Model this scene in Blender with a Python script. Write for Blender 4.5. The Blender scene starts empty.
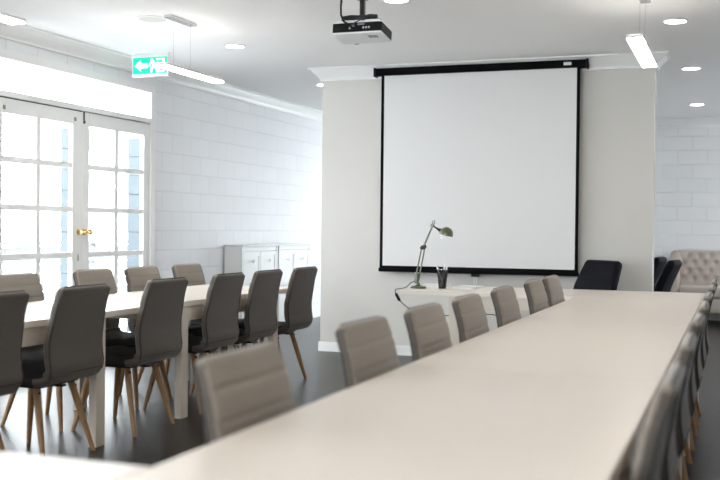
import bpy, bmesh, math, random
from mathutils import Vector, Matrix
random.seed(7)
PI = math.pi
sc = bpy.context.scene
C = sc.collection

# ------------------------------------------------------------------ materials
def mat(name, color, rough=.5, metal=0., spec=.5, emit=None, emit_s=0., sheen=0., coat=0.):
    m = bpy.data.materials.new(name); m.use_nodes = True
    b = m.node_tree.nodes['Principled BSDF']
    b.inputs['Base Color'].default_value = (*color, 1)
    b.inputs['Roughness'].default_value = rough
    b.inputs['Metallic'].default_value = metal
    b.inputs['Specular IOR Level'].default_value = spec
    if sheen:
        b.inputs['Sheen Weight'].default_value = sheen
        b.inputs['Sheen Roughness'].default_value = .4
    if coat:
        b.inputs['Coat Weight'].default_value = coat
        b.inputs['Coat Roughness'].default_value = .12
    if emit:
        b.inputs['Emission Color'].default_value = (*emit, 1)
        b.inputs['Emission Strength'].default_value = emit_s
    return m

def N(m, t, **kw):
    n = m.node_tree.nodes.new(t)
    for k, v in kw.items():
        setattr(n, k, v)
    return n

def lk(m, a, b):
    m.node_tree.links.new(a, b)

def noise_var(m, c1, c2, scale, detail=4, stretch=None, bump=0., bump_dist=.002, coords='Object'):
    """colour varies between c1 and c2 by noise, with an optional fine bump"""
    b = m.node_tree.nodes['Principled BSDF']
    tc = N(m, 'ShaderNodeTexCoord'); mp = N(m, 'ShaderNodeMapping')
    if stretch: mp.inputs['Scale'].default_value = stretch
    lk(m, tc.outputs[coords], mp.inputs['Vector'])
    no = N(m, 'ShaderNodeTexNoise'); no.inputs['Scale'].default_value = scale; no.inputs['Detail'].default_value = detail
    lk(m, mp.outputs['Vector'], no.inputs['Vector'])
    mx = N(m, 'ShaderNodeMix', data_type='RGBA')
    mx.inputs[6].default_value = (*c1, 1); mx.inputs[7].default_value = (*c2, 1)
    lk(m, no.outputs['Fac'], mx.inputs[0]); lk(m, mx.outputs[2], b.inputs['Base Color'])
    if bump:
        bp = N(m, 'ShaderNodeBump'); bp.inputs['Strength'].default_value = bump; bp.inputs['Distance'].default_value = bump_dist
        lk(m, no.outputs['Fac'], bp.inputs['Height']); lk(m, bp.outputs['Normal'], b.inputs['Normal'])
    return m

def block_wall(name, axis, base, mortar):
    """painted concrete blockwork, 400 x 200 mm blocks"""
    m = mat(name, base, .55, spec=.3)
    b = m.node_tree.nodes['Principled BSDF']
    tc = N(m, 'ShaderNodeTexCoord'); sp = N(m, 'ShaderNodeSeparateXYZ'); cb = N(m, 'ShaderNodeCombineXYZ')
    lk(m, tc.outputs['Object'], sp.inputs[0])
    lk(m, sp.outputs[axis], cb.inputs[0]); lk(m, sp.outputs[2], cb.inputs[1])
    br = N(m, 'ShaderNodeTexBrick')
    br.inputs['Scale'].default_value = 1; br.inputs['Brick Width'].default_value = .4; br.inputs['Row Height'].default_value = .2
    br.inputs['Mortar Size'].default_value = .006; br.inputs['Mortar Smooth'].default_value = .4
    br.inputs['Color1'].default_value = (*base, 1); br.inputs['Color2'].default_value = (base[0]*.97, base[1]*.97, base[2]*.97, 1)
    br.inputs['Mortar'].default_value = (*mortar, 1)
    lk(m, cb.outputs[0], br.inputs['Vector']); lk(m, br.outputs['Color'], b.inputs['Base Color'])
    no = N(m, 'ShaderNodeTexNoise'); no.inputs['Scale'].default_value = 60
    lk(m, cb.outputs[0], no.inputs['Vector'])
    ad = N(m, 'ShaderNodeMath', operation='MULTIPLY_ADD'); ad.inputs[1].default_value = -1
    mu = N(m, 'ShaderNodeMath', operation='MULTIPLY'); mu.inputs[1].default_value = .12
    lk(m, no.outputs['Fac'], mu.inputs[0]); lk(m, br.outputs['Fac'], ad.inputs[0]); lk(m, mu.outputs[0], ad.inputs[2])
    bp = N(m, 'ShaderNodeBump'); bp.inputs['Strength'].default_value = .7; bp.inputs['Distance'].default_value = .006
    lk(m, ad.outputs[0], bp.inputs['Height']); lk(m, bp.outputs['Normal'], b.inputs['Normal'])
    return m

def glass_mat(name, tint=(1, 1, 1), gloss=.07):
    m = bpy.data.materials.new(name); m.use_nodes = True
    nt = m.node_tree; nt.nodes.clear()
    out = N(m, 'ShaderNodeOutputMaterial'); tr = N(m, 'ShaderNodeBsdfTransparent'); gl = N(m, 'ShaderNodeBsdfGlossy'); mx = N(m, 'ShaderNodeMixShader')
    tr.inputs[0].default_value = (*tint, 1); gl.inputs['Roughness'].default_value = .02; mx.inputs[0].default_value = gloss
    lk(m, tr.outputs[0], mx.inputs[1]); lk(m, gl.outputs[0], mx.inputs[2]); lk(m, mx.outputs[0], out.inputs[0])
    return m

def mesh_cup_mat():
    m = bpy.data.materials.new('dark_wire_mesh'); m.use_nodes = True
    nt = m.node_tree; b = nt.nodes['Principled BSDF']; out = nt.nodes['Material Output']
    b.inputs['Base Color'].default_value = (.03, .03, .035, 1); b.inputs['Roughness'].default_value = .35; b.inputs['Metallic'].default_value = .6
    tr = N(m, 'ShaderNodeBsdfTransparent'); mx = N(m, 'ShaderNodeMixShader'); mx.inputs[0].default_value = .5
    lk(m, tr.outputs[0], mx.inputs[1]); lk(m, b.outputs[0], mx.inputs[2]); lk(m, mx.outputs[0], out.inputs[0])
    return m

M = {}
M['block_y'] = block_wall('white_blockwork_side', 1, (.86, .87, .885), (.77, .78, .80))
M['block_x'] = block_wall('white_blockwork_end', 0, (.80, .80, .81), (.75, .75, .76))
M['partition'] = noise_var(mat('partition_paint', (.70, .66, .60), .6, spec=.3), (.605, .583, .548), (.635, .612, .575), 3)
M['plain_wall'] = mat('plain_wall_paint', (.74, .73, .70), .6, spec=.3)
M['ceiling'] = noise_var(mat('ceiling_paint', (.80, .79, .78), .7, spec=.2), (.92, .913, .905), (.93, .923, .915), 2)
M['trim'] = mat('white_gloss_trim', (.88, .88, .87), .3, spec=.5)
M['door_paint'] = mat('white_door_paint', (.88, .88, .87), .35, spec=.5)
carpet = mat('charcoal_carpet_tile', (.05, .05, .055), .33, spec=.2)
noise_var(carpet, (.015, .012, .010), (.030, .025, .021), 9, 8, (1, 7, 1), .5, .004)
M['carpet'] = carpet
M['top'] = noise_var(mat('pale_table_laminate', (.74, .68, .61), .34, spec=.5), (.68, .61, .54), (.72, .65, .58), 3, 5, (1, 12, 1))
M['top_x'] = noise_var(mat('pale_desk_laminate', (.74, .68, .61), .34, spec=.5), (.68, .61, .54), (.72, .65, .58), 3, 5, (12, 1, 1))
M['table_frame'] = mat('pale_table_frame', (.60, .53, .45), .42)
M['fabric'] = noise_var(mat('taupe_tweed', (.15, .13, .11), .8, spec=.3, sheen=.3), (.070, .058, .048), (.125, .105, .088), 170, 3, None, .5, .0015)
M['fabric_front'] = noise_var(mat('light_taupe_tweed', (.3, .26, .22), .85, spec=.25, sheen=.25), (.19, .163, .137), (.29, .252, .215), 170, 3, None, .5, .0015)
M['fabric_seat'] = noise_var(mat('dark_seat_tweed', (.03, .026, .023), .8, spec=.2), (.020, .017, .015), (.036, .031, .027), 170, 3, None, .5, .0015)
M['piping'] = mat('black_piping', (.012, .011, .011), .5)
M['black_metal'] = mat('black_metal', (.012, .012, .013), .4, .3)
M['oak'] = noise_var(mat('oiled_oak_leg', (.28, .15, .065), .45), (.24, .125, .05), (.34, .19, .085), 14, 4, (6, 6, 1))
M['screw'] = mat('black_screw', (.01, .01, .01), .3, .5)
M['leather'] = noise_var(mat('black_leather', (.008, .008, .011), .55, spec=.06), (.006, .006, .009), (.010, .010, .013), 60, 3, None, .25, .001)
M['black_plastic'] = mat('black_plastic', (.006, .006, .007), .45, spec=.2)
M['white_plastic'] = mat('white_plastic', (.80, .80, .80), .35)
M['grey_plastic'] = mat('grey_plastic', (.28, .28, .29), .4)
M['screen'] = mat('projection_fabric', (.73, .725, .715), .9, spec=.1)
M['screen_black'] = mat('black_screen_border', (.004, .004, .005), .7, spec=.06)
M['chrome'] = mat('brushed_chrome', (.62, .62, .62), .25, 1.)
M['brass'] = mat('polished_brass', (.75, .52, .20), .2, 1.)
M['green'] = mat('green_enamel', (.07, .10, .028), .3, coat=.3)
M['lamp_steel'] = mat('lamp_steel', (.17, .185, .15), .35, .8)
M['paper'] = mat('white_paper', (.82, .82, .80), .7)
M['cup'] = mesh_cup_mat()
M['pen_white'] = mat('white_pen_plastic', (.85, .85, .86), .3)
M['pen_blue'] = mat('blue_pen_plastic', (.06, .11, .42), .3)
M['cabinet'] = mat('white_cabinet_paint', (.66, .67, .66), .4)
M['cabinet_gap'] = mat('cabinet_carcass', (.74, .74, .72), .5)
M['sofa'] = noise_var(mat('beige_linen', (.50, .42, .36), .9, spec=.2, sheen=.2), (.40, .345, .305), (.46, .40, .36), 90, 3, None, .35, .0015)
M['walnut'] = mat('dark_walnut', (.10, .045, .02), .4)
M['glass'] = glass_mat('clear_glass', (.97, .985, .99))
M['lamp_on'] = mat('lit_diffuser', (.9, .9, .9), .5, emit=(1, .95, .88), emit_s=22)
M['led_on'] = mat('lit_led_panel', (.9, .9, .9), .5, emit=(1, .93, .84), emit_s=26)
M['ceiling_fill'] = mat('added_ceiling_fill', (.9, .9, .9), .5, emit=(1, .95, .88), emit_s=6)  # made-up glow that brightens the ceiling above the pendants
M['sign_green'] = mat('lit_green_sign', (.0, .40, .28), .4, emit=(.0, .62, .40), emit_s=.75)
M['sign_white'] = mat('lit_white_sign', (.9, .9, .9), .4, emit=(1, 1, 1), emit_s=1.1)
M['concrete'] = noise_var(mat('pale_concrete', (.6, .6, .6), .8), (.74, .74, .74), (.78, .78, .78), 5)
M['fence'] = mat('pale_fence_paint', (.115, .117, .118), .6)
M['pier'] = mat('pale_blue_grey_pier', (.075, .093, .103), .7)
M['bolt_and_gap'] = mat('dark_bolt_and_gap_shade', (.05, .05, .05), .7)  # the bolt's own dark; also stands for shade in the door gap

# ------------------------------------------------------------------ mesh helpers
def add_box(bm, x0, x1, y0, y1, z0, z1, bev=0., seg=2, mtx=None):
    t = bmesh.new()
    bmesh.ops.create_cube(t, size=1)
    for v in t.verts:
        v.co = Vector(((x0+x1)/2 + v.co.x*(x1-x0), (y0+y1)/2 + v.co.y*(y1-y0), (z0+z1)/2 + v.co.z*(z1-z0)))
    if bev:
        bmesh.ops.bevel(t, geom=t.edges[:], offset=bev, segments=seg, affect='EDGES', profile=.5)
    merge(bm, t, mtx)

def merge(bm, t, mtx=None):
    if mtx is not None:
        bmesh.ops.transform(t, matrix=mtx, verts=t.verts[:])
    me = bpy.data.meshes.new('tmp'); t.to_mesh(me); t.free(); bm.from_mesh(me); bpy.data.meshes.remove(me)

def frames(pts):
    pts = [Vector(p) for p in pts]; out = []; up = None
    for i, p in enumerate(pts):
        a = pts[max(i-1, 0)]; b = pts[min(i+1, len(pts)-1)]
        t = (b - a).normalized()
        if up is None:
            ref = Vector((0, 0, 1)) if abs(t.z) < .9 else Vector((1, 0, 0))
            n = (ref - t*ref.dot(t)).normalized()
        else:
            n = (up - t*up.dot(t)).normalized()
        up = n; out.append((p, t, n, t.cross(n)))
    return out

def loft(bm, rings, caps=True, closed=True):
    vs = [[bm.verts.new(p) for p in r] for r in rings]
    n = len(vs[0])
    for a, b in zip(vs, vs[1:]):
        for k in range(n if closed else n-1):
            bm.faces.new((a[k], a[(k+1) % n], b[(k+1) % n], b[k]))
    if caps:
        bm.faces.new(list(reversed(vs[0]))); bm.faces.new(vs[-1])

def add_tube(bm, pts, r, n=10, caps=True):
    rs = r if isinstance(r, (list, tuple)) else [r]*len(pts)
    loft(bm, [[p + (a*math.cos(2*PI*k/n) + b*math.sin(2*PI*k/n))*q for k in range(n)] for (p, t, a, b), q in zip(frames(pts), rs)], caps)

def add_lathe(bm, prof, n=24, mtx=None, caps=True):
    t = bmesh.new()
    loft(t, [[Vector((r*math.cos(2*PI*k/n), r*math.sin(2*PI*k/n), z)) for k in range(n)] for r, z in prof], caps)
    merge(bm, t, mtx)

def add_sphere(bm, c, r, sx=1, sy=1, sz=1, u=16, v=10):
    t = bmesh.new(); bmesh.ops.create_uvsphere(t, u_segments=u, v_segments=v, radius=r)
    for w in t.verts: w.co = Vector((c[0]+w.co.x*sx, c[1]+w.co.y*sy, c[2]+w.co.z*sz))
    merge(bm, t)

def add_prism(bm, poly, y0, y1, plane='xz'):
    """extrude a 2-D outline; plane xz extrudes along y, yz along x, xy along z"""
    def P(a, b, d):
        return {'xz': (a, d, b), 'yz': (d, a, b), 'xy': (a, b, d)}[plane]
    f = [bm.verts.new(P(a, b, y0)) for a, b in poly]; g = [bm.verts.new(P(a, b, y1)) for a, b in poly]
    n = len(poly)
    bm.faces.new(f); bm.faces.new(list(reversed(g)))
    for k in range(n):
        bm.faces.new((f[k], f[(k+1) % n], g[(k+1) % n], g[k]))

def obj(name, bm, m, parent=None, smooth=False, loc=None):
    bmesh.ops.recalc_face_normals(bm, faces=bm.faces[:])
    me = bpy.data.meshes.new(name); bm.to_mesh(me); bm.free()
    if smooth:
        for p in me.polygons: p.use_smooth = True
        try: me.set_sharp_from_angle(angle=math.radians(40))
        except Exception: pass
    me.materials.append(M[m] if isinstance(m, str) else m)
    o = bpy.data.objects.new(name, me); C.objects.link(o)
    if loc: o.location = loc
    if parent: o.parent = parent
    return o

def thing(name, label, cat, loc=(0, 0, 0), rotz=0., group=None):
    o = bpy.data.objects.new(name, None); C.objects.link(o); o.empty_display_size = .1
    o.location = loc; o.rotation_euler = (0, 0, rotz)
    o['label'] = label; o['category'] = cat
    if group: o['group'] = group
    return o

def tag(o, label, cat, group=None, kind=None):
    o['label'] = label; o['category'] = cat
    if group: o['group'] = group
    if kind: o['kind'] = kind
    return o

def struct(name, bm, m, parent=None, label=None, cat=None):
    o = obj(name, bm, m, parent)
    if parent is None:
        o['kind'] = 'structure'
        if label: o['label'] = label; o['category'] = cat
    return o

def dup(root, loc, rotz, label, group=None):
    r = root.copy(); C.objects.link(r); r.location = loc; r.rotation_euler = (0, 0, rotz); r['label'] = label
    if group: r['group'] = group
    for ch in list(root.children):
        c = ch.copy(); C.objects.link(c); c.parent = r
        for g in list(ch.children):
            d = g.copy(); C.objects.link(d); d.parent = c
    return r

def box(*a, **k):
    bm = bmesh.new(); add_box(bm, *a, **k); return bm

# ------------------------------------------------------------------ room shell
XL, XR, YB, YF, ZC = -5.5, 3.4, 15.4, -3.2, 2.85
PX0, PX1, PY = -3.95, -.712, 9.70            # the partition the screen hangs on
struct('floor', box(XL-.2, XR+.2, YF-.2, YB+.2, -.1, 0), 'carpet', None, 'charcoal carpet covering the whole meeting room floor', 'floor')
struct('ceiling', box(XL-.2, XR+.2, YF-.2, YB+.2, ZC, ZC+.12), 'ceiling', None, 'flat white painted ceiling of the meeting room', 'ceiling')

def wall_with_holes(name, axis, at, thick, a0, a1, holes, m, label):
    """axis 'y': wall in the yz plane at x=at; axis 'x': wall in the xz plane at y=at. holes: (a0,a1,z0,z1)"""
    bm = bmesh.new()
    def bx(p, q, z0, z1):
        if q-p < 1e-4 or z1-z0 < 1e-4: return
        lo, hi = min(at, at+thick), max(at, at+thick)
        if axis == 'y': add_box(bm, lo, hi, p, q, z0, z1)
        else: add_box(bm, p, q, lo, hi, z0, z1)
    cur = a0
    for h0, h1, z0, z1 in sorted(holes):
        bx(cur, h0, 0, ZC); bx(h0, h1, 0, z0); bx(h0, h1, z1, ZC); cur = h1
    bx(cur, a1, 0, ZC)
    return struct(name, bm, m, None, label, 'wall')

DY0, DY1, DZ = 6.58, 9.02, 2.60
wall_with_holes('wall_left', 'y', XL, -.1, YF-.2, YB+.2, [(1.2, 4.6, .9, 2.4), (DY0, DY1, 0, DZ)], 'block_y', 'white painted blockwork wall holding the french doors')
wall_with_holes('wall_back', 'x', YB, .2, XL-.2, XR+.2, [(-4.7, -2.7, .06, 2.45)], 'block_x', 'white blockwork end wall behind the sofa')
wall_with_holes('wall_right', 'y', XR, .2, YF-.2, YB+.2, [(10.6, 14.6, 1.0, 2.4)], 'plain_wall', 'plain painted wall facing the french doors')
wall_with_holes('wall_front', 'x', YF, -.2, XL-.2, XR+.2, [(-5.1, -.9, .15, 2.6)], 'plain_wall', 'plain painted wall behind the camera')
struct('wall_partition', box(PX0, PX1, PY, PY+.18, 0, ZC), 'partition', None, 'free-standing pale partition wall carrying the projection screen', 'wall')

# cornice: cove profile swept along walls
COVE = [(0, 0), (.115, 0), (.115, -.014), (.095, -.022), (.070, -.050), (.035, -.085), (.022, -.105), (.022, -.125), (0, -.125)]
def cornice(name, pts, closed, label):
    """pts: plan polyline; profile grows to the left of the direction of travel"""
    bm = bmesh.new(); n = len(pts); rings = []
    P = [Vector((x, y, 0)) for x, y in pts]
    for i in range(n):
        if closed: a, b = P[i-1], P[(i+1) % n]
        else: a, b = P[max(i-1, 0)], P[min(i+1, n-1)]
        d1 = (P[i]-a).normalized() if (P[i]-a).length > 1e-6 else (b-P[i]).normalized()
        d2 = (b-P[i]).normalized() if (b-P[i]).length > 1e-6 else d1
        n1 = Vector((-d1.y, d1.x, 0)); n2 = Vector((-d2.y, d2.x, 0))
        m_ = n1+n2; m_ = m_ / max(m_.dot(n1), .2) if m_.length > 1e-6 else n1
        rings.append([P[i] + m_*u + Vector((0, 0, ZC-.0005+v)) for u, v in COVE])
    if closed: rings.append([v.copy() for v in rings[0]])
    loft(bm, rings, caps=not closed)
    return struct(name, bm, 'trim', None, label, 'trim')
cornice('trim_1', [(XL, YB), (XL, YF)], False, 'coved white cornice along the blockwork wall with french doors')
cornice('trim_2', [(XR, YB), (XL, YB)], False, 'coved white cornice along the end wall')
cornice('trim_3', [(PX0, PY+.18), (PX1, PY+.18), (PX1, PY), (PX0, PY)], True, 'coved white cornice wrapping the partition')

def skirting(name, pts, h, label):
    bm = bmesh.new()
    for (x0, y0, x1, y1) in pts:
        add_box(bm, x0, x1, y0, y1, 0, h-.012); 
        cx, cy = (x0+x1)/2, (y0+y1)/2
        sx, sy = (x1-x0)/2, (y1-y0)/2
        add_box(bm, cx-max(sx-.003, .002), cx+max(sx-.003, .002), cy-max(sy-.003, .002), cy+max(sy-.003, .002), h-.012, h)
    return struct(name, bm, 'trim', None, label, 'baseboard')
skirting('baseboard_partition', [(PX0-.016, PX1+.016, PY-.016, PY), (PX0-.016, PX1+.016, PY+.18, PY+.196), (PX0-.016, PX0, PY, PY+.18), (PX1, PX1+.016, PY, PY+.18)][0:0] +
         [(PX0-.016, PY-.016, PX1+.016, PY), (PX0-.016, PY+.18, PX1+.016, PY+.196), (PX0-.016, PY, PX0, PY+.18), (PX1, PY, PX1+.016, PY+.18)], .095, 'white skirting around the partition')
skirting('baseboard_left', [(XL, DY1+.06, XL+.016, YB), (XL, YF, XL+.016, DY0-.06)], .12, 'white skirting along the blockwork wall')
skirting('baseboard_back', [(-2.6, YB-.016, XR, YB)], .12, 'white skirting along the end wall')

# plain windows that the photo does not show, for the daylight they let in
def plain_window(name, axis, at, a0, a1, z0, z1, nm, label):
    r = bpy.data.objects.new(name, None); C.objects.link(r); r['kind'] = 'structure'; r['label'] = label; r['category'] = 'window'
    bm = bmesh.new(); w = .05
    def bx(p, q, u, v):
        if axis == 'y': add_box(bm, at-.04, at+.04, p, q, u, v)
        else: add_box(bm, p, q, at-.04, at+.04, u, v)
    bx(a0, a1, z0, z0+w); bx(a0, a1, z1-w, z1)
    for k in range(nm+1):
        c = a0 + w/2 + (a1-a0-w)*k/nm
        bx(c-w/2, c+w/2, z0+w, z1-w)
    obj('window_frame', bm, 'trim', r)
    g = bmesh.new()
    if axis == 'y': add_box(g, at-.003, at+.003, a0+w, a1-w, z0+w, z1-w)
    else: add_box(g, a0+w, a1-w, at-.003, at+.003, z0+w, z1-w)
    obj('pane', g, 'glass', r)
plain_window('window_2', 'x', YB+.1, -4.7, -2.7, .06, 2.45, 3, 'tall glazed end-wall window hidden behind the partition')
plain_window('added_window_3', 'y', XR+.1, 10.6, 14.6, 1.0, 2.4, 4, 'unseen wide window added for daylight in the wall beside the sofa')  # out of view, added to brighten the sofa end
plain_window('added_window_5', 'x', YF-.1, -5.1, -.9, .15, 2.6, 4, 'unseen wide window added for daylight in the wall behind the camera')  # out of view, added to light the ceiling and screen wall
plain_window('added_window_4', 'y', XL-.05, 1.2, 4.6, .9, 2.4, 3, 'unseen wide window added for daylight in the blockwork wall beside the french doors')  # out of view, added for more daylight from the door side

# ------------------------------------------------------------------ french doors
fr = bmesh.new()
JX0, JX1 = XL-.095, XL+.012
add_box(fr, JX0, JX1, DY1-.05, DY1+.03, 0, DZ+.04)          # jambs
add_box(fr, JX0, JX1, DY0-.03, DY0+.05, 0, DZ+.04)
add_box(fr, JX0, JX1, DY0+.05, DY1-.05, 2.268, 2.315)      # transom bar
add_box(fr, JX0, JX1, DY0+.05, DY1-.05, DZ-.03, DZ+.04)    # head
add_box(fr, JX0, JX1, DY0+.05, DY1-.05, 0, .02)            # threshold
add_box(fr, JX0+.02, XL-.050, DY0+.05, DY1-.05, 2.225, 2.268)  # stop behind the leaves
struct('trim_4', fr, 'door_paint', None, 'white timber frame around the french doors', 'door frame')
tr = bpy.data.objects.new('window_1', None); C.objects.link(tr); tr['kind'] = 'structure'; tr['label'] = 'long clear transom light above the french doors'; tr['category'] = 'window'
obj('pane', box(XL-.085, XL-.079, DY0+.05, DY1-.05, 2.315, DZ-.03), 'glass', tr)

def door_leaf(name, y0, y1, p0, pm0, pm1, p1, label):
    """leaf y0..y1 with two columns of panes p0..pm0 and pm1..p1"""
    r = bpy.data.objects.new(name, None); C.objects.link(r); r['kind'] = 'structure'; r['label'] = label; r['category'] = 'door'
    x0, x1 = XL-.048, XL-.003
    rows = [2.142, 1.786, 1.762, 1.400, 1.376, .996, .972, .590, .566, .215]
    bm = bmesh.new()
    add_box(bm, x0, x1, y0, p0, .022, 2.258, .003, 1); add_box(bm, x0, x1, p1, y1, .022, 2.258, .003, 1)
    add_box(bm, x0, x1, p0, p1, 2.142, 2.258); add_box(bm, x0, x1, p0, p1, .022, .215)
    add_box(bm, x0+.008, x1-.008, pm0, pm1, .215, 2.142)
    for a, b in [(1.798, 1.750), (1.412, 1.364), (1.008, .960), (.602, .554)]:
        add_box(bm, x0+.008, x1-.008, p0, pm0, b, a); add_box(bm, x0+.008, x1-.008, pm1, p1, b, a)
    obj('leaf_frame', bm, 'door_paint', r)
    obj('panes', box(XL-.029, XL-.023, p0, p1, .215, 2.142), 'glass', r)
    return r
d1 = door_leaf('door_1', 6.635, 7.838, 6.770, 7.207, 7.261, 7.698, 'french door leaf with the brass knob')
d2 = door_leaf('door_2', 7.842, 8.965, 7.946, 8.366, 8.426, 8.860, 'french door leaf beside the blockwork')
def knob(parent, y, z):
    bm = bmesh.new(); R = Matrix.Translation((XL-.003, y, z)) @ Matrix.Rotation(PI/2, 4, 'Y')
    add_lathe(bm, [(.026, 0), (.026, .005), (.012, .009), (.010, .03), (.020, .036), (.029, .048), (.027, .060), (.012, .067), (.002, .068)], 20, R)
    return obj('door_knob', bm, 'brass', parent, True)
knob(d1, 7.785, 1.186); knob(d2, 7.895, 1.186)
bm = bmesh.new(); add_box(bm, XL-.003, XL+.001, 7.772, 7.794, .93, .99, .004); add_box(bm, XL+.001, XL+.005, 7.779, 7.787, .945, .975); obj('keyhole_plate', bm, 'chrome', d1)
bm = bmesh.new(); add_box(bm, XL-.003, XL+.006, 7.849, 7.861, 2.155, 2.262); add_box(bm, XL+.006, XL+.014, 7.846, 7.864, 2.16, 2.18, .003); obj('flush_bolt', bm, 'bolt_and_gap', d2)
for yy in (6.782, 7.724):
    bm = bmesh.new(); add_box(bm, XL-.003, XL+.008, yy-.012, yy+.012, 2.165, 2.20, .004); obj('catch', bm, 'grey_plastic', d1)
struct('trim_5', box(XL-.045, XL-.006, 6.64, 7.838, 2.259, 2.2675), 'bolt_and_gap', None, 'dark strip for the shaded gap along the top of the french door', 'door gap shade')  # dark strip in place of the shade in the gap above the leaf

# outside, seen through the glass
struct('ground_outside', box(-30, 30, -25, 40, -.14, -.101), 'concrete', None, 'pale paving all round outside the meeting room', 'ground')
f = thing('garden_fence', 'pale slatted fence standing outside the french doors', 'fence', (-8.2, 8, -.14))
bm = bmesh.new()
for k in range(9): add_box(bm, -.01, .01, -4, 10, .10+k*.115, .19+k*.115)
obj('slats', bm, 'fence', f)
obj('top_rail', box(-.05, .05, -4, 10, 1.14, 1.18), 'fence', f)
for yy in (-4, -2, 0, 2, 4, 6, 8, 10):
    obj('post', box(-.12, -.02, yy-.05, yy+.05, 0, 1.14), 'fence', f)
def pier(y, x, label):
    bm = bmesh.new()
    for k in range(11):
        w = .095 if k % 2 else .099
        add_box(bm, -w, w, -w, w, k*.2, k*.2+.2, .006, 1)
    tag(obj('veranda_pier', bm, 'pier', None, False, (x, y, -.02)), label, 'pier', 'block piers outside the french doors')
pier(8.46, -6.02, 'blue-grey block pier behind the knob-side french door leaf')
pier(9.62, -6.02, 'blue-grey block pier behind the far french door leaf')

# ------------------------------------------------------------------ dining chair (faces +X)
def section(a, bf, bb, r, n=4):
    """rounded rectangle in (width, normal); bf front half thickness, bb back half thickness"""
    out = []
    for cx, cz, s in ((a-r, bf-r, 0), (-(a-r), bf-r, 1), (-(a-r), -(bb-r), 2), (a-r, -(bb-r), 3)):
        for k in range(n+1):
            t = PI/2*s + PI/2*k/n
            out.append((cx + r*math.cos(t), cz + r*math.sin(t)))
    return out

def spline(pts, n):
    P = [Vector((p[0], 0, p[1])) for p in pts]; P = [2*P[0]-P[1]] + P + [2*P[-1]-P[-2]]
    out = []
    for i in range(1, len(P)-2):
        for k in range(n):
            t = k/n; a, b, c, d = P[i-1], P[i], P[i+1], P[i+2]
            out.append(.5*((2*b) + (c-a)*t + (2*a-5*b+4*c-d)*t*t + (3*b-a-3*c+d)*t**3))
    out.append(P[-2]); return out

def shell(path, width, half, grooves=(), flip=1, end0=False, end1=False):
    """sweep a padded section along a path in the xz plane"""
    L = [0]
    for a, b in zip(path, path[1:]): L.append(L[-1] + (b-a).length)
    T = L[-1]; rings = []; edge = []
    n = len(path)
    for i, p in enumerate(path):
        a = path[max(i-1, 0)]; b = path[min(i+1, n-1)]
        t = (b-a).normalized(); nrm = Vector((t.z, 0, -t.x))*flip      # towards the sitter
        w = width(L[i]/T)/2; h = half
        g = sum(.0055*math.exp(-((L[i]-q)/.006)**2) for q in grooves)
        for on, d in ((end0, L[i]), (end1, T-L[i])):
            R = .035
            if on and d < R: w -= R*(1-math.sqrt(max(0, 1-(1-d/R)**2)))*.9
            Rh = half
            if on and d < Rh: h = max(.004, half*math.sqrt(max(.03, 1-(1-d/Rh)**2)))
        sec = section(w, max(h-g, .003), h, min(h, w)*.8 if g == 0 else min(h-g, h)*.8)
        rings.append([p + Vector((0, 1, 0))*u + nrm*v for u, v in sec])
        edge.append((p, w, nrm, h))
    return rings, edge

def resample(path, step):
    out = [path[0]]; acc = 0
    for a, b in zip(path, path[1:]):
        acc += (b-a).length
        if acc >= step: out.append(b); acc = 0
    if (out[-1]-path[-1]).length > 1e-6: out.append(path[-1])
    return out

GN = 'chairs'
def make_chair(label):
    t = thing('dining_chair', label, 'chair')
    back = spline([(-.320, .929), (-.286, .825), (-.266, .725), (-.251, .635), (-.255, .55), (-.262, .505), (-.252, .462)], 16)
    back = resample(back, .006)
    rings, edge = shell(back, lambda s: .430 + .045*min(1, s*1.6), .021, (.085, .165, .245, .325), -1, True, False)
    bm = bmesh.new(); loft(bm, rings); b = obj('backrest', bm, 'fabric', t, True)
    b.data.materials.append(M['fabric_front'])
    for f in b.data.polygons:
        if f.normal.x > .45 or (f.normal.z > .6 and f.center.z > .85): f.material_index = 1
    # black piping round the rear edge of the back
    pts = []
    for p, w, nr, h in edge[::-3]: pts.append(p + Vector((0, w-.004, 0)) - nr*h*.82)
    top = edge[0]
    for p, w, nr, h in edge[::3]: pts.append(p + Vector((0, -(w-.004), 0)) - nr*h*.82)
    bm = bmesh.new(); add_tube(bm, pts, .0042, 6); obj('piping', bm, 'piping', b, True)
    st = resample(spline([(-.255, .485), (-.238, .455), (-.19, .440), (-.10, .434), (.05, .437), (.14, .446), (.19, .445), (.206, .435)], 12), .008)
    rings, edge = shell(st, lambda s: .475 - .02*s, .030, (.17, .27, .37), -1, False, True)
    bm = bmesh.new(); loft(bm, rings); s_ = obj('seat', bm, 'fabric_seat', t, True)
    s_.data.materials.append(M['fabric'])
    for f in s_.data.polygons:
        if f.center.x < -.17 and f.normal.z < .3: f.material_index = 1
    bm = bmesh.new(); add_box(bm, -.16, .16, -.17, .17, .392, .408, .004); add_box(bm, -.19, .17, -.02, .02, .384, .396)
    obj('seat_frame', bm, 'black_metal', t)
    for sx in (-1, 1):
        for sy in (-1, 1):
            a = Vector((sx*.125, sy*.145, .402)); e = Vector((.205 if sx > 0 else -.228, sy*.220, 0))
            bm = bmesh.new(); add_tube(bm, [a, a.lerp(e, .35), a.lerp(e, .7), e], [.0205, .0195, .016, .0125], 14)
            for v in bm.verts:
                if v.co.z < .012: v.co.z = 0
            l = obj('leg', bm, 'oak', t, True)
            q = a.lerp(e, .09); dr = Vector((sx*.9, sy*.35, .1)).normalized()
            bm = bmesh.new(); add_tube(bm, [q + dr*.012, q + dr*.0235], .0075, 10); obj('screw_cap', bm, 'screw', l, True)
    return t

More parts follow.
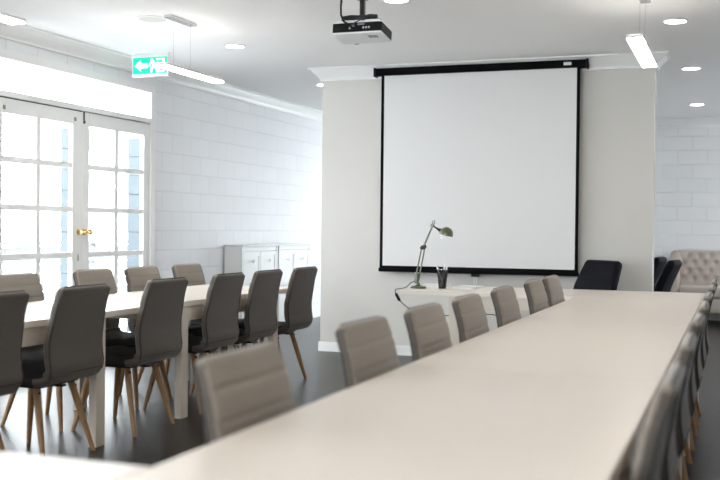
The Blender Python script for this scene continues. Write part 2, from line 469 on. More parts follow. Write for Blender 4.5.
CH0 = None
def chair(x, y, rz, label, group):
    global CH0
    rz += random.uniform(-.012, .012)
    if CH0 is None:
        CH0 = make_chair(label); CH0.location = (x, y, 0); CH0.rotation_euler = (0, 0, rz); CH0['group'] = group
    else:
        dup(CH0, (x, y, 0), rz, label, group)
ORD = ['first', 'second', 'third', 'fourth', 'fifth', 'sixth', 'seventh']
# near side of the table by the french doors, counted from the cabinets
for k, y in enumerate([7.645, 6.95, 6.31, 5.51, 4.65, 3.96]):
    chair(-3.56, y, PI, ['taupe chair at the cabinet end of the door-side table, its back to the long table',
        'taupe chair backing the long table, second from the cabinet end of the door-side table',
        'taupe chair backing the long table, third from the cabinet end of the door-side table',
        'taupe chair backing the long table, fourth from the cabinet end, before the middle table legs',
        'taupe chair backing the long table, fifth from the cabinet end, before the near table legs',
        'taupe chair backing the long table, sixth from the cabinet end, cut by the photo edge'][k],
        'taupe chairs on the room side of the door-side table')
for k, y in enumerate([7.68, 6.98, 6.33, 5.48]):
    chair(-4.035, y, 0, ['quilted taupe chair backing the blockwork wall, first from the cabinet end',
        'quilted taupe chair backing the blockwork wall, second from the cabinet end',
        'quilted taupe chair in front of the french doors, below the brass knob',
        'quilted taupe chair in front of the french doors, cut by the photo edge'][k],
        'taupe chairs between the door-side table and the wall')
for k, y in enumerate([7.20, 6.55, 5.63, 4.83, 4.10, 3.36, 2.42]):
    chair(-.897, y, 0, f'taupe chair on the door side of the long table, {ORD[k]} from the desk', 'taupe chairs on the door side of the long table')
for k, y in enumerate([7.15, 6.40, 5.60, 4.83, 4.05, 3.22, 2.44]):
    chair(-.445, y, PI, f'taupe chair seen edge-on along the far side of the long table, {ORD[k]} from the desk', 'edge-on taupe chairs along the long table')

# ------------------------------------------------------------------ tables
TZ = .76
def table(label, x0, x1, y0, y1, legs, along, m, cat='table', group=None):
    """legs: positions along the long axis where a pair of legs starts; along: 'x' or 'y'"""
    cx, cy = (x0+x1)/2, (y0+y1)/2
    t = thing('meeting_table', label, cat, (cx, cy, 0), 0, group)
    hx, hy = (x1-x0)/2-.0008, (y1-y0)/2-.0008
    obj('tabletop', box(-hx, hx, -hy, hy, TZ-.036, TZ, .003, 2), m, t)
    ld, lw = .085, .05
    def B(a0, a1, b0, b1, z0, z1, bev=.002):
        return box(a0, a1, b0, b1, z0, z1, bev, 1) if along == 'x' else box(b0, b1, a0, a1, z0, z1, bev, 1)
    c = cx if along == 'x' else cy
    hw = (hy if along == 'x' else hx) - .004
    for p in legs:
        a = p-c
        for s in (-1, 1):
            b = sorted((s*hw, s*(hw-lw)))
            obj('leg', B(a, a+ld, b[0], b[1], 0, TZ-.036), 'table_frame', t)
        obj('apron', B(a+.03, a+.055, -(hw-lw), hw-lw, TZ-.13, TZ-.036), 'table_frame', t)
    for s in (-1, 1):
        b = sorted((s*(hw-.006), s*(hw-.031)))
        obj('apron', B(legs[0]+ld-c, legs[1]-c, b[0], b[1], TZ-.13, TZ-.036), 'table_frame', t)
    return t
LX0, LX1 = -1.108, -.227
table('pale long-table section meeting the desk under the screen', LX0, LX1, 5.6, 7.80, (6.0, 7.43+.03), 'y', 'top', group='sections of the long table')
table('pale middle section of the long table', LX0, LX1, 3.5, 5.6, (3.60, 5.10), 'y', 'top', group='sections of the long table')
table('pale blurred long-table section nearest the camera', LX0, LX1, 1.4, 3.5, (1.80, 2.74), 'y', 'top', group='sections of the long table')
table('white table at the cabinet end of the row beside the wall', -4.19, -3.355, 5.5, 7.75, (5.88, 7.288), 'y', 'top', group='tables by the french doors')
table('white table before the french doors, nearer the camera', -4.19, -3.355, 3.3, 5.5, (3.62, 4.935), 'y', 'top', group='tables by the french doors')
table('white cross table jutting from the long table at the bottom edge', -3.25, LX0-.002, 1.0, 1.822, (-2.85, -1.62), 'x', 'top_x')
DX0, DX1, DYA, DYB = -2.51, -.227, 7.803, 8.64
table('pale desk under the projection screen with a lamp on it', DX0, DX1, DYA, DYB, (-2.10, -.70), 'x', 'top_x', 'desk')

# ------------------------------------------------------------------ projection screen
SX0, SX1, SY = -3.345, -1.315, PY-.085
s = thing('projection_screen', 'large pull-down white projection screen with black case and border', 'projection screen', ((SX0+SX1)/2, SY, .85))
hw = (SX1-SX0)/2
zt, zb = 2.74-.85, .845-.85
bm = bmesh.new(); add_box(bm, -hw, hw, -.032, .045, zt, zt+.072, .008, 2); obj('case', bm, 'screen_black', s)
for sg in (-1, 1):
    bm = bmesh.new(); a, b = sorted((sg*hw, sg*(hw+.022))); add_box(bm, a, b, -.042, .055, zt-.012, zt+.08, .01, 2); obj('end_cap', bm, 'black_plastic', s)
iw = hw-.052
obj('screen_sheet', box(-iw+.03, iw-.03, -.0015, .0005, zb+.038, zt+.01), 'screen', s)
for sg in (-1, 1):
    a, b = sorted((sg*(iw-.03), sg*iw)); obj('side_border', box(a, b, -.002, .0005, zb+.012, zt+.01), 'screen_black', s)
obj('bottom_border', box(-iw+.03, iw-.03, -.002, .0004, zb+.012, zb+.038), 'screen_black', s)
bm = bmesh.new(); add_box(bm, -iw-.01, iw+.01, -.014, .012, zb-.022, zb+.014, .006, 2); obj('bottom_bar', bm, 'screen_black', s)
bm = bmesh.new(); add_box(bm, -.04, .04, -.012, .004, zb-.05, zb-.022, .004); h = obj('pull_bracket', bm, 'black_plastic', s)
bm = bmesh.new(); add_tube(bm, [(-.011, -.004, zb-.05), (-.011, -.004, zb-.11), (0, -.004, zb-.125), (.011, -.004, zb-.11), (.011, -.004, zb-.05)], .005, 8); obj('pull_loop', bm, 'white_plastic', h, True)
bm = bmesh.new(); add_box(bm, hw-.20, hw-.13, -.0335, -.0315, zt+.022, zt+.05, .002); obj('label_plate', bm, 'white_plastic', s)
for sg in (-1, 1):
    bm = bmesh.new(); add_box(bm, sg*(hw-.25)-.03, sg*(hw-.25)+.03, .04, .085, zt+.02, zt+.075, .004); obj('wall_bracket', bm, 'black_metal', s)

# ------------------------------------------------------------------ projector
p = thing('ceiling_projector', 'white and black projector hung from the ceiling on a black pole', 'projector', (-2.478, 6.81, ZC))
tilt = Matrix.Translation((0, 0, -.236)) @ Matrix.Rotation(math.radians(-8), 4, 'X')
bm = bmesh.new(); add_box(bm, -.178, .178, -.115, .115, -.043, -.012, .008, 3, tilt); add_box(bm, -.160, .160, -.100, .100, .03, .062, .014, 3, tilt); obj('body', bm, 'white_plastic', p)
bm = bmesh.new(); add_box(bm, -.180, .180, -.117, .117, -.034, .036, .007, 2, tilt); obj('side_band', bm, 'black_plastic', p)
bm = bmesh.new(); add_box(bm, -.055, -.015, -.1195, -.116, .006, .020, 0, 1, tilt); obj('port', bm, 'grey_plastic', p)
bm = bmesh.new(); add_box(bm, .005, .055, -.1195, -.116, .014, .026, 0, 1, tilt); obj('port', bm, 'grey_plastic', p)
for k, xx in enumerate((-.05, .05, .07, .09)):
    bm = bmesh.new(); add_lathe(bm, [(.001, .0005), (.008, .0005), (.008, .004), (.003, .004)], 12, tilt @ Matrix.Translation((xx, -.116, -.005)) @ Matrix.Rotation(PI/2, 4, 'X')); obj('socket', bm, 'chrome', p)
bm = bmesh.new(); add_lathe(bm, [(.045, -.002), (.045, .03), (.036, .034), (.034, .012)], 24, tilt @ Matrix.Translation((-.09, .112, .008)) @ Matrix.Rotation(-PI/2, 4, 'X')); obj('lens', bm, 'black_plastic', p, True)
bm = bmesh.new(); add_box(bm, .06, .13, -.06, -.01, -.0455, -.042, .002, 1, tilt); obj('cover_panel', bm, 'grey_plastic', p)
bm = bmesh.new(); add_lathe(bm, [(.021, -.13), (.021, -.004)], 20); obj('pole', bm, 'black_metal', p, True)
bm = bmesh.new(); add_lathe(bm, [(.042, -.006), (.042, -.0005)], 24); obj('ceiling_plate', bm, 'black_metal', p, True)
bm = bmesh.new(); add_box(bm, -.055, .055, -.05, .05, -.160, -.122, .01)
for ax, ay in ((-.12, -.06), (.12, -.06), (.10, .08), (-.10, .08)):
    add_tube(bm, [(0, 0, -.140), (ax*.6, ay*.6, -.136), (ax, ay, -.142), (ax*1.02, ay*1.02, -.180)], [.024, .020, .017, .014], 10)
obj('mount_bracket', bm, 'black_metal', p)
bm = bmesh.new(); add_tube(bm, [(-.13, -.07, -.005), (-.128, -.09, -.06), (-.115, -.12, -.13), (-.085, -.145, -.18), (-.05, -.15, -.203), (-.035, -.125, -.212)], .007, 10); obj('power_cable', bm, 'black_plastic', p, True)
bm = bmesh.new(); add_tube(bm, [(-.02, -.118, -.205), (-.01, -.14, -.195), (.03, -.12, -.170), (.05, -.08, -.166)], .004, 8); obj('video_cable', bm, 'black_plastic', p, True)
bpy.data.objects['ceiling_projector'].location.z = ZC

# ------------------------------------------------------------------ pendants, downlights, sign, speaker
def pendant(label, x, y0, y1, z, cy0, cy1):
    t = thing('linear_pendant_light', label, 'pendant light', (x, (y0+y1)/2, z), 0, 'linear pendant lights')
    h = (y1-y0)/2; c0, c1 = cy0-(y0+y1)/2, cy1-(y0+y1)/2
    obj('housing', box(-.052, .052, -h, h, .004, .024, .003, 1), 'white_plastic', t)
    obj('diffuser', box(-.050, .050, -h+.004, h-.004, -.006, .004, .002, 1), 'led_on', t)
    obj('ceiling_fill_strip', box(-.035, .035, -h+.01, h-.01, .024, .026), 'ceiling_fill', t)  # glowing strip added on top to lift the ceiling
    obj('canopy', box(-.036, .036, c0, c1, ZC-z-.022, ZC-z-.0005, .003, 1), 'chrome', t)
    for yy in (c0+.08, c1-.04):
        bm = bmesh.new(); add_tube(bm, [(0, yy, .024), (0, yy, ZC-z-.022)], .0013, 6); obj('wire', bm, 'chrome', t)
    return t
pendant('linear pendant light hanging beside the green exit sign', -4.07, 6.78, 7.70, 2.45, 6.88, 7.26)
pendant('linear pendant light hanging over the long table before the partition', -.615, 6.66, 7.84, 2.45, 6.92, 7.44)
pendant('linear pendant light whose end pokes in at the photo corner', -4.05, 3.86, 5.12, 2.45, 4.2, 4.7)
pendant('unseen linear pendant light added over the middle of the long table', -.615, 3.90, 5.10, 2.45, 4.2, 4.7)  # out of view, added to brighten the table and chair fronts
pendant('unseen linear pendant light added over the long table, nearest the camera', -.615, 1.14, 2.34, 2.45, 1.5, 2.0)  # unseen lamp, added for light on the near tabletop
pendant('unseen linear pendant light added to the door-side row, nearest the camera', -4.05, 1.10, 2.30, 2.45, 1.5, 2.0)  # unseen lamp continuing the row, added for its light

DL = None
def downlight(x, y, label):
    global DL
    if DL is None:
        DL = thing('downlight', label, 'downlight', (x, y, ZC), 0, 'round ceiling downlights')
        bm = bmesh.new(); add_lathe(bm, [(.098, -.0005), (.098, -.004), (.086, -.010), (.080, -.008), (.080, -.0005)], 32); obj('trim_ring', bm, 'white_plastic', DL, True)
        bm = bmesh.new(); add_lathe(bm, [(.001, -.007), (.080, -.007), (.080, -.003), (.001, -.003)], 32); obj('lens', bm, 'lamp_on', DL, True)
    else: dup(DL, (x, y, ZC), 0, label)
downlight(-.46, 8.23, 'bright round downlight over the desk end, beside the linear pendant')
downlight(-.44, 10.65, 'round downlight just past the partition, nearer of two over the sofa room')
downlight(-.49, 13.70, 'small round downlight above the sofa')
downlight(-2.26, 6.90, 'round downlight beside the projector at the top photo edge')
downlight(-4.20, 8.24, 'round downlight between exit sign and partition')
downlight(-4.36, 10.75, 'round downlight partly hidden behind the partition edge')

t = thing('ceiling_speaker', 'flush round ceiling speaker beside the pendant canopy', 'speaker', (-4.27, 6.98, ZC))
bm = bmesh.new(); add_lathe(bm, [(.130, -.0005), (.130, -.006), (.118, -.010), (.105, -.008), (.105, -.0005)], 36); obj('rim', bm, 'white_plastic', t, True)
bm = bmesh.new(); add_lathe(bm, [(.001, -.006), (.104, -.006), (.104, -.002), (.001, -.002)], 36); obj('grille', bm, mat('speaker_grille', (.62, .63, .60), .6), t, True)

t = thing('exit_sign', 'green and white exit sign with running figure and arrow', 'exit sign', (-5.13, 8.35, ZC))
obj('housing', box(-.195, .195, .0, .055, -.215, -.025, .004, 2), 'white_plastic', t)
obj('ceiling_plate', box(-.17, .19, .01, .045, -.025, -.0005), 'white_plastic', t)
pn = obj('sign_panel', box(-.180, .180, -.003, 0, -.192, -.040), 'sign_green', t)
zc = -.117
bm = bmesh.new()
add_prism(bm, [(-.160, zc), (-.095, zc+.050), (-.095, zc+.022), (-.025, zc+.022), (-.025, zc-.022), (-.095, zc-.022), (-.095, zc-.050)], -.0055, -.003)
obj('arrow', bm, 'sign_white', pn)
bm = bmesh.new()
add_prism(bm, [(.07, zc+.062), (.155, zc+.062), (.155, zc-.064), (.07, zc-.064), (.07, zc-.05), (.141, zc-.05), (.141, zc+.048), (.07, zc+.048)], -.0055, -.003)
obj('doorway', bm, 'sign_white', pn)
bm = bmesh.new()
add_lathe(bm, [(.001, 0), (.013, 0), (.013, .0025), (.001, .0025)], 16, Matrix.Translation((.022, -.003, zc+.050)) @ Matrix.Rotation(PI/2, 4, 'X'))
for a, b, w in (((.035, zc+.030), (.055, zc-.008), .016), ((.035, zc+.028), (.005, zc+.018), .007), ((.005, zc+.018), (-.004, zc-.004), .006), ((.04, zc+.028), (.075, zc+.012), .007), ((.075, zc+.012), (.088, zc+.026), .006),
                ((.052, zc-.006), (.022, zc-.022), .010), ((.022, zc-.022), (.018, zc-.060), .008), ((.058, zc-.006), (.072, zc-.036), .010), ((.072, zc-.036), (.104, zc-.046), .008)):
    d = Vector((b[0]-a[0], b[1]-a[1])).normalized(); n = Vector((-d.y, d.x))*w
    A = Vector(a)-d*w*.6; B = Vector(b)+d*w*.6
    add_prism(bm, [(A+n)[:], (B+n)[:], (B-n)[:], (A-n)[:]], -.0055, -.003)
obj('running_figure', bm, 'sign_white', pn)

# ------------------------------------------------------------------ things on the desk
L = thing('desk_lamp', 'green shaded steel desk lamp with jointed arm on the desk', 'lamp', (-2.438, 8.10, TZ))
bm = bmesh.new(); add_lathe(bm, [(.066, 0), (.066, .008), (.060, .016), (.030, .022), (.016, .030), (.014, .045)], 28); obj('base', bm, 'green', L, True)
def V(x, z, y=0): return Vector((x, y, z))
j0, j1, j2 = V(-.014, .06), V(.038, .335), V(.114, .515)
for s_ in (-1, 1):
    bm = bmesh.new(); add_tube(bm, [j0+Vector((s_*.012, s_*.010, 0)), j1+Vector((s_*.010, s_*.010, 0))], .0065, 10); obj('lower_arm', bm, 'lamp_steel', L, True)
bm = bmesh.new(); add_tube(bm, [j0-V(0, .02), j0+V(.004, .06)], .019, 14); obj('lower_clamp', bm, 'lamp_steel', L, True)
bm = bmesh.new(); add_tube(bm, [j1+Vector((0, -.022, 0)), j1+Vector((0, .022, 0))], .018, 14); add_tube(bm, [j1-V(.022, .012), j1+V(.022, .012)], .013, 10); obj('elbow_joint', bm, 'black_metal', L, True)
bm = bmesh.new(); add_tube(bm, [j1, j2], .0085, 12); obj('upper_arm', bm, 'lamp_steel', L, True)
bm = bmesh.new(); add_tube(bm, [j2+Vector((0, -.016, 0)), j2+Vector((0, .016, 0))], .014, 12); add_tube(bm, [j2, j2+V(.002, .035), j2+V(.014, .044), j2+V(.020, .020), j2], .004, 8); obj('top_joint', bm, 'lamp_steel', L, True)
neck = j2 + V(.055, -.035)
bm = bmesh.new(); add_tube(bm, [j2, j2+V(.035, -.022), neck], [.006, .007, .012], 12); obj('neck', bm, 'black_metal', L, True)
sh = Matrix.Translation(neck + V(.062, -.034)) @ Matrix.Rotation(math.radians(12), 4, 'Y')
pr = [(.056*math.cos(a), .056*math.sin(a)*1.02) for a in [PI/2*k/9 for k in range(10)]]
pr[-1] = (.004, pr[-1][1])
bm = bmesh.new(); add_lathe(bm, [(.056, -.012)] + pr, 28, sh, caps=False)
add_lathe(bm, [(.053, -.012)] + [(r*.95, z*.95) for r, z in pr], 28, sh, caps=False)
add_lathe(bm, [(.053, -.012), (.056, -.012)], 28, sh, caps=False)
S_ = obj('lamp_shade', bm, 'green', L, True)
bm = bmesh.new(); add_lathe(bm, [(.050, -.0115), (.050, -.006), (.001, -.006)], 28, sh, caps=False); obj('inner_reflector', bm, 'white_plastic', S_, True)
bm = bmesh.new(); add_tube(bm, [neck, neck+V(.022, -.006)], [.013, .016], 14); obj('shade_collar', bm, 'black_metal', L, True)
bm = bmesh.new(); add_tube(bm, [neck+V(.02, -.055), neck+V(.02, -.10)], .0015, 6); obj('pull_chain', bm, 'chrome', L, True)
# cord: from the lower clamp over the desk end, down, then away along the wall side
cord = [(-.018, 0, .055), (-.05, -.02, .05), (-.085, -.05, .012), (-.093, -.16, .0045), (-.096, -.30, .004), (-.093, -.312, -.02), (-.08, -.315, -.05), (-.04, -.31, -.10), (.03, -.29, -.15), (.15, -.25, -.185), (.30, -.15, -.20), (.50, .0, -.19), (.66, .3, -.26), (.72, .7, -.62), (.74, 1.1, -.752), (.9, 1.42, -.7555)]
cs = []
for a, b, c_, d_ in zip([cord[0]]+cord[:-2], cord[:-1], cord[1:], cord[2:]+[cord[-1]]):
    a, b, c_, d_ = map(Vector, (a, b, c_, d_))
    for k in range(4):
        u = k/4; cs.append(.5*((2*b)+(c_-a)*u+(2*a-5*b+4*c_-d_)*u*u+(3*b-a-3*c_+d_)*u**3))
bm = bmesh.new(); add_tube(bm, cs, .0035, 8); cd = obj('cord', bm, 'black_plastic', L, True)
bm = bmesh.new(); add_tube(bm, [(-.0925, -.314, -.026), (-.086, -.316, -.034), (-.062, -.314, -.078), (-.055, -.312, -.086)], [.007, .012, .012, .006], 10); obj('cord_switch', bm, 'black_plastic', cd, True)

cup = thing('pen_cup', 'dark wire mesh pen cup standing on the desk', 'pen cup', (-2.255, 8.17, TZ))
bm = bmesh.new(); add_lathe(bm, [(.030, .003), (.038, .08), (.047, .155)], 24, None, False); add_lathe(bm, [(.0285, .004), (.0365, .08), (.0455, .155)], 24, None, False)
obj('mesh_wall', bm, 'cup', cup, True)
bm = bmesh.new(); add_lathe(bm, [(.0305, 0), (.032, .006), (.030, .008), (.001, .008)], 24); obj('base_ring', bm, 'black_metal', cup, True)
bm = bmesh.new()
ring = [(.0465*math.cos(2*PI*k/24), .0465*math.sin(2*PI*k/24), .156) for k in range(25)]; add_tube(bm, ring, .002, 6); obj('rim', bm, 'chrome', cup, True)
pens = [((-.020, -.024), (.036, -.022), .195, 'pen_white', 'white pen leaning towards the sofa side in the pen cup'),
        ((.020, -.010), (-.036, -.010), .190, 'pen_white', 'white pen leaning towards the lamp in the pen cup'),
        ((.006, .012), (-.036, .010), .180, 'pen_blue', 'blue pen leaning out of the pen cup beside the lamp'),
        ((-.012, .010), (.004, .034), .195, 'pen_white', 'white pen standing at the back of the pen cup'),
        ((.014, -.002), (.022, .022), .175, 'grey_plastic', 'grey pen standing upright in the pen cup')]
for (b0, t0, h, mm, lab) in pens:
    a = Vector((b0[0]*.8, b0[1]*.8, .012)); e = Vector((t0[0], t0[1], .155)); d = (e-a).normalized(); e = a + d*h
    o = thing('pen', lab, 'pen', (-2.255, 8.17, TZ), 0, 'pens in the pen cup')
    bm = bmesh.new(); add_tube(bm, [a, a+d*.012, a+d*(h-.006), e], [.0012, .0052, .0052, .004], 8); obj('barrel', bm, mm, o, True)
    bm = bmesh.new(); n = d.cross(Vector((0, 1, 0))).normalized(); q = a+d*(h-.045)+n*.005; add_tube(bm, [q, q+d*.04, a+d*(h-.004)], .0012, 6); obj('clip', bm, 'chrome', o, True)

def sheets(x, y, w, d, h, rz, label):
    o = thing('paper_pad', label, 'paper', (x, y, TZ), rz, 'paper pads on the desk')
    bm = bmesh.new()
    for k in range(4):
        dx, dy = random.uniform(-.004, .004), random.uniform(-.004, .004)
        add_box(bm, -w/2+dx, w/2+dx, -d/2+dy, d/2+dy, h*k/4, h*(k+1)/4-.0004)
    obj('sheets', bm, 'paper', o)
    obj('cover', box(-w/2, w/2, -d/2, d/2, h, h+.001), 'paper', o)
sheets(-2.36, 8.39, .22, .16, .022, .1, 'white paper pad lying behind the desk lamp')
sheets(-2.09, 8.36, .19, .26, .014, -.12, 'white paper pad lying behind the pen cup')

# ------------------------------------------------------------------ cabinets along the blockwork wall
def shoe_cabinet(label, y0, y1):
    t = thing('slim_cabinet', label, 'cabinet', (XL+.018, (y0+y1)/2, 0), 0, 'slim white cabinets')
    h = (y1-y0)/2-.003; D = .225; Z = 1.042
    bm = bmesh.new()
    add_box(bm, 0, D-.02, -h+.012, -h+.032, .0, Z-.022); add_box(bm, 0, D-.02, h-.032, h-.012, 0, Z-.022)
    add_box(bm, 0, .012, -h+.032, h-.032, .08, Z-.022); add_box(bm, 0, D-.03, -h+.032, h-.032, .08, .10)
    add_box(bm, D-.045, D-.022, -h+.032, h-.032, .10, Z-.022)
    obj('carcass', bm, 'cabinet_gap', t)
    obj('top', box(0, D+.012, -h, h, Z-.022, Z, .003, 2), 'cabinet', t)
    for sg in (-1, 1):
        a, b = sorted((sg*(h-.012), sg*(h-.05)))
        obj('front_stile', box(D-.022, D, a, b, 0, Z-.026, .002, 1), 'cabinet', t)
    obj('top_rail', box(D-.022, D-.004, -h+.052, h-.052, Z-.075, Z-.026, .002, 1), 'cabinet', t)
    obj('plinth', box(D-.022, D-.006, -h+.052, h-.052, .03, .095, .002, 1), 'cabinet', t)
    for z0, z1 in ((.10, .525), (.535, Z-.082)):
        for sg in (-1, 1):
            a, b = sorted((sg*.003, sg*(h-.054)))
            bm = bmesh.new(); add_box(bm, D-.022, D-.006, a, b, z0, z1)
            add_box(bm, D-.006, D-.001, a, a+.045, z0, z1); add_box(bm, D-.006, D-.001, b-.045, b, z0, z1)
            add_box(bm, D-.006, D-.001, a+.045, b-.045, z1-.05, z1); add_box(bm, D-.006, D-.001, a+.045, b-.045, z0, z0+.05)
            f_ = obj('flap_door', bm, 'cabinet', t)
            bm = bmesh.new(); add_lathe(bm, [(.006, 0), (.006, .014), (.015, .019), (.016, .025), (.010, .030), (.001, .031)], 16, Matrix.Translation((D-.006, (a+b)/2, z1-.11)) @ Matrix.Rotation(PI/2, 4, 'Y'))
            obj('knob', bm, 'chrome', f_, True)
shoe_cabinet('slim white cabinet against the blockwork, nearer the french doors', 10.53, 11.53)
shoe_cabinet('slim white cabinet against the blockwork, nearer the far end', 11.53, 12.55)

# ------------------------------------------------------------------ office chairs (face +X)
OC = None
def office_chair(loc, rz, label, wide=.50, group=None, zs=.955):
    t = thing('office_chair', label, 'office chair', loc, rz, group)
    path = resample(spline([(-.36, 1.01), (-.335, .95), (-.285, .84), (-.245, .74), (-.215, .64), (-.205, .56), (-.20, .50)], 12), .010)
    def wid(s): return wide*(.84 + .16*min(1, s*2.2))
    rings, _ = shell(path, wid, .042, (.15, .16, .17), -1, True, True)
    bm = bmesh.new(); loft(bm, rings); obj('backrest', bm, 'leather', t, True)
    sp = resample(spline([(-.21, .50), (-.12, .485), (.05, .485), (.20, .49), (.26, .475)], 12), .012)
    rings, _ = shell(sp, lambda s: wide*1.02, .045, (), -1, True, True)
    bm = bmesh.new(); loft(bm, rings); obj('seat', bm, 'leather', t, True)
    for sy in (-1, 1):
        y = sy*(wide/2+.04)
        bm = bmesh.new(); add_tube(bm, [(.10, sy*wide*.42, .445), (.10, y, .46), (.12, y, .58), (.06, y, .655), (-.10, y, .66), (-.21, y, .63), (-.215, sy*wide*.42, .60)], .014, 10); a = obj('armrest', bm, 'black_plastic', t, True)
        bm = bmesh.new(); add_box(bm, -.11, .09, y-.026, y+.026, .665, .69, .010, 3); obj('arm_pad', bm, 'leather', a, True)
    bm = bmesh.new(); add_lathe(bm, [(.028, .09), (.028, .26), (.018, .265), (.018, .43)], 18); obj('gas_column', bm, 'black_metal', t, True)
    obj('tilt_plate', box(-.13, .13, -.09, .09, .425, .447, .004, 1), 'black_metal', t)
    for k in range(5):
        a = 2*PI*k/5 + .3; d = Vector((math.cos(a), math.sin(a), 0))
        bm = bmesh.new(); add_tube(bm, [d*.015+Vector((0, 0, .105)), d*.16+Vector((0, 0, .095)), d*.29+Vector((0, 0, .072))], [.026, .021, .015], 10); l = obj('base_leg', bm, 'black_plastic', t, True)
        c_ = d*.29; n = Vector((-d.y, d.x, 0)); bm = bmesh.new()
        for s_ in (-1, 1): add_tube(bm, [c_+n*s_*.006+Vector((0, 0, .029)), c_+n*s_*.026+Vector((0, 0, .029))], .029, 16)
        add_tube(bm, [c_+Vector((0, 0, .03)), c_+Vector((0, 0, .066))], .008, 8); obj('caster', bm, 'black_plastic', l, True)
    t.scale = (1, 1, zs)
    return t
office_chair((-1.325, 8.98, 0), math.radians(228), 'black leather office chair behind the desk, in front of the partition', .50, zs=.975)
OG = 'black chairs past the partition'
office_chair((-.91, 10.6, 0), math.radians(172), 'black office chair past the partition edge, nearer the desk, seen side-on', .48)
office_chair((-1.12, 11.7, 0), math.radians(172), 'black office chair half hidden behind the partition edge, beyond its twin', .48)

# ------------------------------------------------------------------ sofa against the end wall (faces -Y)
so = thing('tufted_sofa', 'beige button-tufted sofa against the end wall', 'sofa', (.16, 14.9, 0))
W = 1.02
BT = [(-.86+.143*k + (.0715 if r % 2 else 0), .60+.105*r) for r in range(4) for k in range(13) if -.88 < -.86+.143*k + (.0715 if r % 2 else 0) < .88]
bm = bmesh.new(); nx, nz = 120, 30; z0, z1 = .44, .99
def bulge(x, z):
    d = 0
    for bx_, bz_ in BT:
        q = (x-bx_)**2 + (z-bz_)**2
        if q < .02: d = max(d, math.exp(-q/.0011))
    e = min(1, (z1-z)/.05, (z-z0)/.03, (W-.1-abs(x))/.03); e = math.sqrt(max(0, 1-(1-max(e, 0))**2))
    return (.06 - .032*d)*e
g = []
for j in range(nz+1):
    z = z0+(z1-z0)*j/nz
    g.append([bm.verts.new((-(W-.1)+2*(W-.1)*i/nx, .12 + .12*(z-z0)/(z1-z0) - bulge(-(W-.1)+2*(W-.1)*i/nx, z), z)) for i in range(nx+1)])
for j in range(nz):
    for i in range(nx): bm.faces.new((g[j][i], g[j][i+1], g[j+1][i+1], g[j+1][i]))
add_box(bm, -(W-.1), W-.1, .235, .40, .44, z1-.02, .02, 3); add_box(bm, -(W-.1), W-.1, .14, .30, .44, .70, .01, 1)
sb = obj('backrest', bm, 'sofa', so, True)
for bx_, bz_ in BT:
    bm = bmesh.new(); add_sphere(bm, (bx_, .12+.12*(bz_-z0)/(z1-z0)-.034, bz_), .011, 1, .6, 1, 10, 6); obj('button', bm, 'sofa', sb, True)
bm = bmesh.new(); add_box(bm, -(W-.13), W-.13, -.44, .14, .36, .505, .035, 4); obj('seat_cushion', bm, 'sofa', so, True)
bm = bmesh.new(); add_box(bm, -(W-.04), W-.04, -.42, .40, .16, .36, .015, 2); obj('base', bm, 'sofa', so, True)
for sx in (-1, 1):
    bm = bmesh.new(); x = sx*(W-.07)
    add_box(bm, x-.055, x+.055, -.43, .38, .30, .74, .02, 3)
    add_tube(bm, [(x, -.445, .76), (x, -.43, .76), (x, -.1, .77), (x, .15, .84), (x, .26, .93)], [.06, .085, .085, .085, .075], 18)
    a = obj('arm', bm, 'sofa', so, True)
    bm = bmesh.new(); add_lathe(bm, [(.001, 0), (.05, 0), (.045, .012), (.001, .014)], 20, Matrix.Translation((x, -.445, .76)) @ Matrix.Rotation(PI/2, 4, 'X')); obj('arm_disc', bm, 'walnut', a, True)
    bm = bmesh.new(); add_box(bm, x-.014, x+.014, .175, .20, .80, .965, .004); obj('wing_trim', bm, 'walnut', a)
    for yy in (-.36, .34):
        bm = bmesh.new(); add_lathe(bm, [(.016, 0), (.022, .08), (.03, .16)], 14, Matrix.Translation((sx*(W-.10), yy, 0))); obj('leg', bm, 'walnut', so, True)

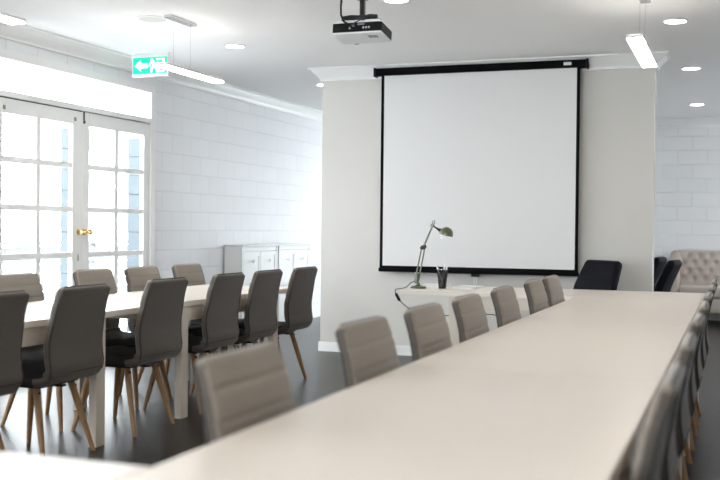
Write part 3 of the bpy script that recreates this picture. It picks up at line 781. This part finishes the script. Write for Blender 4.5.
# ------------------------------------------------------------------ light
w = bpy.data.worlds.new('daylight'); sc.world = w; w.use_nodes = True
bg = w.node_tree.nodes['Background']; bg.inputs['Color'].default_value = (.92, .96, 1.0, 1); bg.inputs['Strength'].default_value = 13.0
def portal(name, loc, rot, sx, sy):
    l = bpy.data.lights.new(name, 'AREA'); l.shape = 'RECTANGLE'; l.size = sx; l.size_y = sy; l.cycles.is_portal = True
    o = bpy.data.objects.new(name, l); C.objects.link(o); o.location = loc; o.rotation_euler = rot; return o
portal('door_daylight', (XL-.19, (DY0+DY1)/2, 1.3), (0, -PI/2, 0), 2.6, DY1-DY0)
portal('side_window_daylight', (XL-.19, 2.9, 1.65), (0, -PI/2, 0), 1.5, 3.4)
portal('end_window_daylight', (-3.7, YB+.19, 1.25), (-PI/2, 0, 0), 2.0, 2.4)
portal('camera_window_daylight', (-3.0, YF-.19, 1.375), (PI/2, 0, 0), 4.2, 2.45)
portal('sofa_window_daylight', (XR+.19, 12.6, 1.55), (0, PI/2, 0), 1.7, 4.0)

# ------------------------------------------------------------------ camera
cd_ = bpy.data.cameras.new('camera'); cam = bpy.data.objects.new('camera', cd_); C.objects.link(cam); sc.camera = cam
F, YAW, PIT, ROLL, H = 1034.13, .3492, -.0116, .0103, 1.2478
cy_, sy_ = math.cos(YAW), math.sin(YAW)
d = Vector((-sy_*math.cos(PIT), cy_*math.cos(PIT), math.sin(PIT))); r = Vector((cy_, sy_, 0)); u = r.cross(d)
r2 = r*math.cos(ROLL) + u*math.sin(ROLL); u2 = u*math.cos(ROLL) - r*math.sin(ROLL)
cam.matrix_world = Matrix(((r2.x, u2.x, -d.x, 0), (r2.y, u2.y, -d.y, 0), (r2.z, u2.z, -d.z, H), (0, 0, 0, 1)))
cd_.sensor_width = 36; cd_.lens = F/720*36; cd_.clip_start = .05; cd_.clip_end = 200
cd_.dof.use_dof = True; cd_.dof.focus_distance = 8.0; cd_.dof.aperture_fstop = 2.2

sc.view_settings.view_transform = 'Standard'; sc.view_settings.look = 'None'; sc.view_settings.gamma = 1
sc.view_settings.exposure = 0.1
sc.cycles.max_bounces = 10; sc.cycles.diffuse_bounces = 6; sc.cycles.transparent_max_bounces = 12
sc.cycles.sample_clamp_indirect = 8
